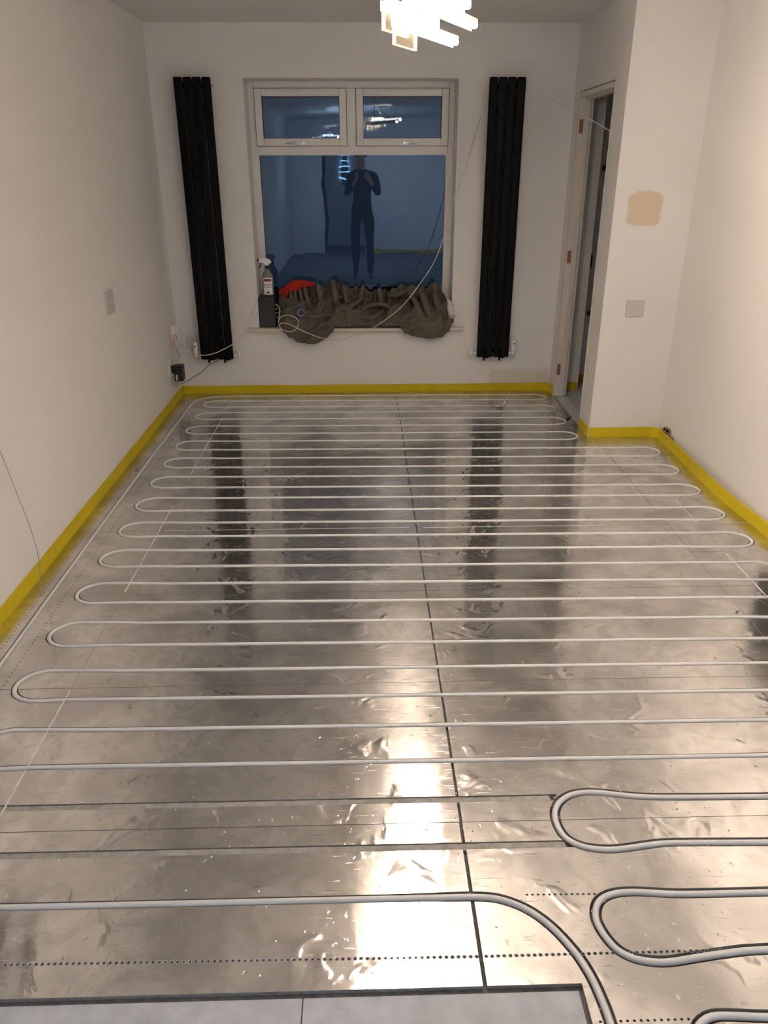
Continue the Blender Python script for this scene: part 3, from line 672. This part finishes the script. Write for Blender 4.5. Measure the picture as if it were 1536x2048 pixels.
# soft folds tumbling over the right half: list of ridge lines
for F, rr in (([(.30,5.57,.735),(.36,5.52,.66),(.40,5.49,.58),(.45,5.475,.52)],.026), ([(.40,5.56,.735),(.43,5.50,.66),(.46,5.48,.58),(.52,5.468,.50)],.028), ([(.50,5.56,.71),(.52,5.50,.64),(.55,5.48,.56),(.56,5.465,.48)],.026),
              ([(.17,5.56,.69),(.24,5.53,.70),(.31,5.55,.725)],.022), ([(-.06,5.52,.575),(.00,5.49,.553),(.08,5.48,.56),(.14,5.485,.60)],.022), ([(-.02,5.50,.60),(.05,5.50,.635),(.16,5.50,.63),(.24,5.49,.57)],.020),
              ([(-.22,5.545,.62),(-.14,5.52,.605),(-.06,5.53,.64),(.0,5.56,.68)],.024), ([(-.57,5.50,.59),(-.46,5.485,.565),(-.32,5.49,.56),(-.16,5.485,.575)],.018), ([(.20,5.475,.525),(.30,5.462,.50),(.42,5.455,.475),(.56,5.46,.46)],.020),
              ([(.58,5.56,.63),(.60,5.50,.58),(.605,5.475,.52),(.57,5.465,.455)],.022), ([(-.02,5.480,.515),(.06,5.474,.512),(.16,5.474,.52),(.22,5.48,.55)],.014)):
    pth = smoothpath(F, 7); n = len(pth); rad = [rr*math.sin(PI*(.06+.88*k/(n-1)))**.6*(1+.15*noise.noise(Vector((k*.5, rr*90, 0)))) for k in range(n)]
    cl.tube(pth, rad, 12, flat=.75)
tag(cl.build('dust_sheet', CLOTH, smooth=180), 'crumpled olive brown dust sheet heaped on the window sill', 'cloth')

b = MB(); P = []
for j in range(9):
    v = j/8; rowp = []
    for i in range(25):
        u = i/24; x = -.605+.262*u; zt = .722+.046*smst(0,.5,u)+.020*math.sin(u*PI); th = .085*(1-u)**1.6+.020+.02*math.sin(PI*min(1,u*1.05))
        rowp.append((x+.004*noise.noise(Vector((u*6,v*4,0))), 5.655-.030*v+.010*math.sin(v*PI*2+u*5), zt-th*v+.010*math.sin(u*14+v*4)*v*(1-u)))
    P.append(rowp)
Q = [[(x, y+.010+.012*math.sin(PI*i/24), z-.002) for i, (x, y, z) in enumerate(r_)] for r_ in P]
b.grid(P); b.grid(Q); o = b.build('red_cloth', RED, smooth=180)
tag(o, 'bright red folded cloth tucked between spray bottle and dust sheet', 'cloth')

tr = empty('tape_roll', (-.435, 5.452, .596), 'small roll of dark blue tape resting on the dust sheet', 'tape roll')
Mt = Matrix.Translation((-.435, 5.423, .598)) @ Matrix.Rotation(-.12, 4, 'X') @ Matrix.Rotation(PI/2, 4, 'X')
b = MB(); b.lathe([(.024,-.010),(.036,-.010),(.036,.010),(.024,.010),(.024,-.010)], 30, mat=Mt, cap=False); b.build('tape', BLUE, tr, smooth=40)
b = MB(); b.lathe([(.022,-.0105),(.0242,-.0105),(.0242,.0112),(.022,.0112),(.022,-.0105)], 30, mat=Mt, cap=False); b.build('core', PAPER, tr, smooth=40)

b = MB(); Mt = Matrix.Translation((.618, 5.438, .560)) @ Matrix.Rotation(-.75, 4, 'X') @ Matrix.Rotation(-.14, 4, 'Y')
b.lathe([(.0175,0),(.0205,0),(.0205,.115),(.0175,.115),(.0175,0)], 24, mat=Mt, cap=False); b.lathe([(.008,.02),(.0095,.02),(.0095,.145),(.008,.145),(.008,.02)], 18, mat=Mt, cap=False)
tag(b.build('paper_roll', PAPER, smooth=40), 'white paper roll at the right end of the dust sheet', 'paper roll')

# ------------------------------------------------------------------ cables
def cable(name, P, r, mat, label, n=8):
    b = MB(); b.tube(smoothpath(P, 10), r, n); return tag(b.build(name, mat, smooth=60), label, 'cable')
cable('white_cable', [(-.612,5.520,.640),(-.590,5.490,.610),(-.595,5.462,.555),(-.600,5.452,.520),(-.585,5.440,.560),(-.545,5.430,.578),(-.490,5.425,.572),(-.458,5.425,.540),(-.470,5.425,.490),(-.520,5.428,.466),(-.570,5.430,.482),(-.592,5.430,.510),(-.565,5.425,.528),(-.51,5.420,.515),(-.42,5.412,.470),(-.30,5.41,.425),(-.19,5.41,.412),(-.10,5.41,.428),(0,5.41,.462),(.11,5.41,.520),(.25,5.41,.624),(.37,5.41,.765),(.485,5.41,.939),(.56,5.41,1.15),(.60,5.41,1.318),(.69,5.415,1.56),(.755,5.42,1.80),(.803,5.438,2.0)], .0028, CABLE, 'long white cable swooping from the dark box up to the right radiator')
cable('white_cable', [(-.735,5.528,.700),(-.765,5.47,.62),(-.80,5.41,.545),(-.885,5.395,.417),(-1.015,5.395,.341),(-1.10,5.40,.315),(-1.165,5.42,.305),(-1.20,5.44,.285),(-1.235,5.47,.30),(-1.262,5.50,.345),(-1.262,5.515,.385),(-1.235,5.52,.41),(-1.20,5.52,.405)], .0032, CABLE, 'white cable hanging in front of the left radiator foot to its valve')
cable('thin_wire', [(.800,5.452,1.985),(.772,5.47,1.85),(.74,5.50,1.72),(.70,5.53,1.58)], .0011, DCABLE, 'thin dark wire at the top of the right radiator')
cable('thin_wire', [(1.150,5.30,1.905),(1.22,5.12,1.845),(1.30,4.86,1.765),(1.385,4.68,1.69),(1.42,4.64,1.668)], .0022, CABLE, 'thin white wire strung across the top of the doorway')
cable('thin_wire', [(-1.326,2.46,1.05),(-1.318,2.55,.80),(-1.310,2.62,.60),(-1.302,2.66,.42),(-1.292,2.69,.25),(-1.290,2.70,.13),(-1.296,2.692,.06),(-1.290,2.665,.004),(-1.275,2.62,.003)], .0016, GREYC, 'thin grey wire dangling down the left wall to the floor')

# ------------------------------------------------------------------ sockets and plates
def YZ(x): return Matrix(((0,0,1,x),(1,0,0,0),(0,1,0,0),(0,0,0,1)))
bp = empty('blank_plate', (WL, 4.138, .81), 'square white blank plate on the left wall', 'wall plate')
b = MB(); b.prism(rrect(4.074,4.202,.815,.932,.008), 0, .010, mat=YZ(WL+.0004)); b.build('plate', GREYP, bp, bevel=.0015)
b = MB(); b.lathe([(.0035,0),(.0035,.0012)], 10, mat=Matrix.Translation((WL+.0104,4.150,.850)) @ Matrix.Rotation(PI/2,4,'Y')); b.build('screw', BLKPL, bp)
bp = empty('blank_plate', (1.56, WS, .726), 'small white two screw plate on the wall step below the tan patch', 'wall plate')
XZ = Matrix(((1,0,0,0),(0,0,1,WS-.0102),(0,1,0,0),(0,0,0,1)))
b = MB(); b.prism(rrect(1.507,1.606,.728,.818,.005), 0, .0088, mat=XZ); b.build('plate', GREYP, bp, bevel=.0015)
for x in (1.524, 1.589):
    b = MB(); b.lathe([(.0036,0),(.0036,.0012)], 10, mat=Matrix.Translation((x,WS-.0102,.774)) @ Matrix.Rotation(PI/2,4,'X')); b.build('screw', STEEL, bp)
so = empty('wall_outlet', (WL, 5.24, .2), 'white wall outlet in the left corner above the yellow strip', 'socket')
b = MB(); b.prism(rrect(5.165,5.335,.218,.318,.006), 0, .012, mat=YZ(WL+.0004)); b.build('plate', WHITEP, so, bevel=.0015)
b = MB(); b.box((WL+.0124,5.30,.285),(WL+.016,5.325,.305)); b.build('rocker_switch', WHITEP, so)
pl = empty('plug_adapter', (WL+.03, 5.25, .2), 'black plug adapter in the corner wall outlet', 'plug')
b = MB(); b.box((WL+.013,5.205,.232),(WL+.030,5.250,.282)); b.build('plug_base', BLKPL, pl, bevel=.003)
b = MB(); b.box((WL+.030,5.190,.178),(WL+.092,5.262,.286)); b.build('plug_body', BLKPL, pl, bevel=.006)
b = MB(); b.box((WL+.043,5.1885,.188),(WL+.055,5.190,.226)); b.build('rating_label', PAPER, pl)
cable('dark_cable', [(WL+.05,5.20,.180),(WL+.055,5.195,.163),(WL+.075,5.215,.158),(-1.20,5.33,.175),(-1.15,5.38,.200),(-1.11,5.40,.235),(-1.07,5.43,.252),(-1.045,5.46,.262)], .0024, DCABLE, 'dark cable from the black plug to the left radiator')
jb = empty('open_wall_box', (WL, 5.45, .35), 'open white wall box with loose wires in the left corner', 'wall box')
b = MB(); Mj = YZ(WL+.0004)
for a in ((5.375,5.388,.362,.520),(5.478,5.492,.362,.520),(5.388,5.478,.362,.374),(5.388,5.478,.508,.520)): b.prism([(a[0],a[2]),(a[1],a[2]),(a[1],a[3]),(a[0],a[3])], 0, .024, mat=Mj)
b.build('box_rim', WHITEP, jb)
b = MB(); b.prism([(5.388,.374),(5.478,.374),(5.478,.508),(5.388,.508)], 0, .002, mat=Mj); b.build('box_back', GREYP, jb)
b = MB(); b.box((WL+.018,5.318,.375),(WL+.032,5.338,.468)); pc = b.build('circuit_module', simple('pinkish_module', (.66,.58,.56), .5), jb, bevel=.002)
b = MB(); b.box((WL+.020,5.3165,.395),(WL+.030,5.3178,.445)); b.build('module_label', simple('faded_red_print', (.55,.30,.30), .6), pc)
for F, m in (([(WL+.025,5.33,.375),(WL+.035,5.34,.355),(WL+.045,5.35,.325),(WL+.042,5.37,.300)], DCABLE), ([(WL+.016,5.44,.40),(WL+.05,5.42,.385),(WL+.07,5.40,.365),(WL+.10,5.42,.355),(WL+.14,5.45,.352)], GREYC), ([(WL+.016,5.42,.46),(WL+.03,5.40,.44),(WL+.035,5.37,.43),(WL+.028,5.335,.45)], DCABLE), ([(WL+.016,5.45,.36),(WL+.05,5.44,.315),(WL+.09,5.43,.285),(WL+.14,5.44,.283)], CABLE)):
    b = MB(); b.tube(smoothpath(F, 6), .0016, 6); b.build('loose_wire', m, jb, smooth=60)
b = MB(); b.lathe([(.010,0),(.012,.004),(.011,.012),(.004,.015)], 12, mat=Matrix.Translation((WL+.0005,5.335,.118)) @ Matrix.Rotation(PI/2,4,'Y'))
tag(b.build('round_stud', STEEL, smooth=40), 'tiny round metal stud on the left wall under the plug', 'stud')
b = MB(); b.lathe([(.055,0),(.058,.003),(.052,.006)], 28, mat=Matrix.Translation((-1.222,WB-.0005,.372)) @ Matrix.Rotation(PI/2,4,'X'), sy=1.15)
tag(b.build('round_cover', simple('filler_disc', (.66,.64,.61), .8), smooth=40), 'round off white disc on the back wall behind the left radiator valve', 'wall disc')

# ------------------------------------------------------------------ bits on the floor
t = empty('metal_clip', (.95, 5.02, 0), 'bent silver metal clip lying on the foil below the right radiator', 'clip')
b = MB(); b.tube(smoothpath([(.950,5.080,.008),(.962,5.082,.040),(.980,5.085,.078),(.992,5.085,.104)], 6), [.008+.003*math.sin(k*.35) for k in range(19)], 10); b.build('handle', STEEL, t, smooth=60)
b = MB(); b.tube(smoothpath([(.95,5.080,.010),(.925,5.06,.008),(.900,5.05,.006)], 6), .0045, 8); b.build('jaw', STEEL, t, smooth=60)
b = MB(); b.tube(smoothpath([(.925,5.225,.006),(.885,5.215,.007),(.872,5.19,.007),(.885,5.12,.006),(.925,5.10,.006),(.948,5.085,.008)], 6), .004, 8); b.build('loop', STEEL, t, smooth=60)
b = MB(); b.prism([(1.318,4.800),(1.332,4.792),(1.362,4.838),(1.358,4.852),(1.340,4.838)], .0005, .007); tag(b.build('dark_offcut', BLKPL, bevel=.0015), 'small dark offcut beside a pipe loop near the doorway', 'offcut')
for x, y, s in ((-1.262,3.965,.020),(-1.272,2.205,.018)):
    b = MB(); b.prism([(x-.4*s,y-s),(x+.4*s,y-.7*s),(x+.5*s,y+.8*s),(x-.3*s,y+s)], .0003, .003); tag(b.build('foil_flap', FOAM), 'dark torn foil scrap by the left wall, ' + ('far one' if y > 3 else 'near one'), 'scrap')

# ------------------------------------------------------------------ just outside the frame, mirrored in the foil
wp = empty('dark_wall_unit', (WR, 2.70, .16), 'dark grey wall unit low on the right wall, seen only mirrored in the foil', 'wall unit')
b = MB(); b.box((WR-.030,2.30,.16),(WR-.0005,2.99,.62)); b.build('body', DARKBOX, wp, bevel=.004)
b = MB(); b.box((WR-.034,2.36,.22),(WR-.030,2.93,.56)); b.build('front_panel', BLKPL, wp)
b = MB(); b.tube([(WL+.014, 1.93+.13*math.cos(a*PI/12), 1.10+.20*math.sin(a*PI/12)) for a in range(24)], .012, 8, closed=True)
for k in range(3): b.tube([(WL+.012+.004*k, 1.93+(.12-.015*k)*math.cos(a*PI/12+.3*k), 1.11+(.19-.012*k)*math.sin(a*PI/12+.3*k)) for a in range(24)], .010, 8, closed=True)
tag(b.build('cable_coil', BLKPL, smooth=60), 'coil of black cable on the left wall, seen only mirrored in the foil', 'cable')

# ------------------------------------------------------------------ far end of the room (seen mirrored in the window)
b = MB(); strip('edge_strip', [(WR-.01, YR+e), (.09, YR+e)], -.01, .060, .0065, 'yellow foam strip at the far rear wall, seen only mirrored in the window')
lp = empty('led_wall_lamp', (-.35, YR-1.40, 1.0), 'blue white LED lamp beyond the rear doorway, seen only mirrored in the window', 'lamp')
b = MB(); b.box((-.42,YR-1.499,1.20),(-.30,YR-1.47,1.86)); b.build('backplate', BLKPL, lp)
for k in range(5):
    b = MB(); b.box((-.46,YR-1.47,1.30+.11*k),(-.26,YR-1.455,1.315+.11*k)); b.build('led_strip', NEON, lp)

# ------------------------------------------------------------------ the person taking the picture, mirrored in the window
def person():
    V = {}; order = []; E_ = []
    def j(n, p, r, par=None):
        V[n] = len(order); order.append((p, r))
        if par: E_.append((V[par], V[n]))
    oy = -.36
    j('pelvis', (0,oy,.95), (.150,.105)); j('waist', (0,oy,1.10), (.138,.095), 'pelvis'); j('chest', (0,oy,1.29), (.160,.110), 'waist'); j('collar', (0,oy,1.43), (.105,.085), 'chest')
    j('neck', (0,oy+.01,1.505), (.052,.055), 'collar'); j('jaw', (0,oy+.03,1.575), (.062,.072), 'neck'); j('brow', (0,oy+.025,1.655), (.074,.090), 'jaw'); j('crown', (0,oy+.015,1.715), (.058,.068), 'brow')
    for s, n in ((-1,'l'), (1,'r')):
        j('hip'+n, (s*.095,oy,.88), (.088,.092), 'pelvis'); j('knee'+n, (s*.105,oy+.015,.50), (.060,.064), 'hip'+n); j('calf'+n, (s*.108,oy-.01,.34), (.056,.060), 'knee'+n); j('ankle'+n, (s*.11,oy-.015,.09), (.042,.046), 'calf'+n); j('heel'+n, (s*.112,oy+.02,.040), (.040,.034), 'ankle'+n); j('toe'+n, (s*.125,oy+.15,.030), (.038,.022), 'heel'+n)
        j('shoulder'+n, (s*.185,oy,1.395), (.066,.066), 'collar'); j('elbow'+n, (s*.235,oy+.06,1.16), (.046,.046), 'shoulder'+n); j('wrist'+n, (s*.115,oy+.225,1.33), (.029,.026), 'elbow'+n); j('palm'+n, (s*.085,oy+.262,1.385), (.030,.020), 'wrist'+n); j('knuckle'+n, (s*.078,oy+.275,1.425), (.028,.016), 'palm'+n)
        for q, (dx, L) in enumerate(((-.016,.030),(-.005,.036),(.006,.034),(.017,.027))):
            j('f%d%s' % (q,n), (s*(.078+dx),oy+.285,1.425+L*.7), (.008,.008), 'knuckle'+n); j('g%d%s' % (q,n), (s*(.078+dx)-s*.010,oy+.300,1.425+L), (.007,.007), 'f%d%s' % (q,n))
        j('th'+n, (s*.055,oy+.285,1.395), (.010,.010), 'palm'+n); j('tip'+n, (s*.040,oy+.295,1.420), (.008,.008), 'th'+n)
    j('nose', (0,oy+.118,1.622), (.012,.016), 'brow')
    me = bpy.data.meshes.new('person'); me.from_pydata([p for p, r in order], E_, [])
    o = bpy.data.objects.new('person', me); COL.objects.link(o)
    sk = o.modifiers.new('skin', 'SKIN'); sk.use_smooth_shade = True
    for d_, (p, r) in zip(me.skin_vertices[0].data, order): d_.radius = r
    me.skin_vertices[0].data[0].use_root = True
    ss = o.modifiers.new('sub', 'SUBSURF'); ss.levels = 2; ss.render_levels = 2
    dg = bpy.context.evaluated_depsgraph_get(); m2 = bpy.data.meshes.new_from_object(o.evaluated_get(dg))
    o.modifiers.clear(); o.data = m2
    m2.materials.clear()
    for mt in (simple('black_clothes', (.012,.012,.014), .9), simple('skin', (.50,.30,.21), .5), simple('dark_shoes', (.02,.02,.02), .6)): m2.materials.append(mt)
    for pl_ in m2.polygons:
        c = pl_.center; pl_.use_smooth = True
        pl_.material_index = 1 if (c.z > 1.50 or (c.y > oy+.215 and c.z > 1.2)) else (2 if c.z < .085 else 0)
    b = MB(); b.lathe([(.02,-.03),(.085,-.02),(.092,.02),(.078,.06),(.04,.085),(.004,.09)], 20, mat=Matrix.Translation((0,oy-.005,1.665)), sy=1.12); h = b.build('hair', simple('dark_hair', (.02,.014,.010), .7), o, smooth=60)
    return tag(o, 'person in black clothes holding a phone, seen only mirrored in the window', 'person')
person()
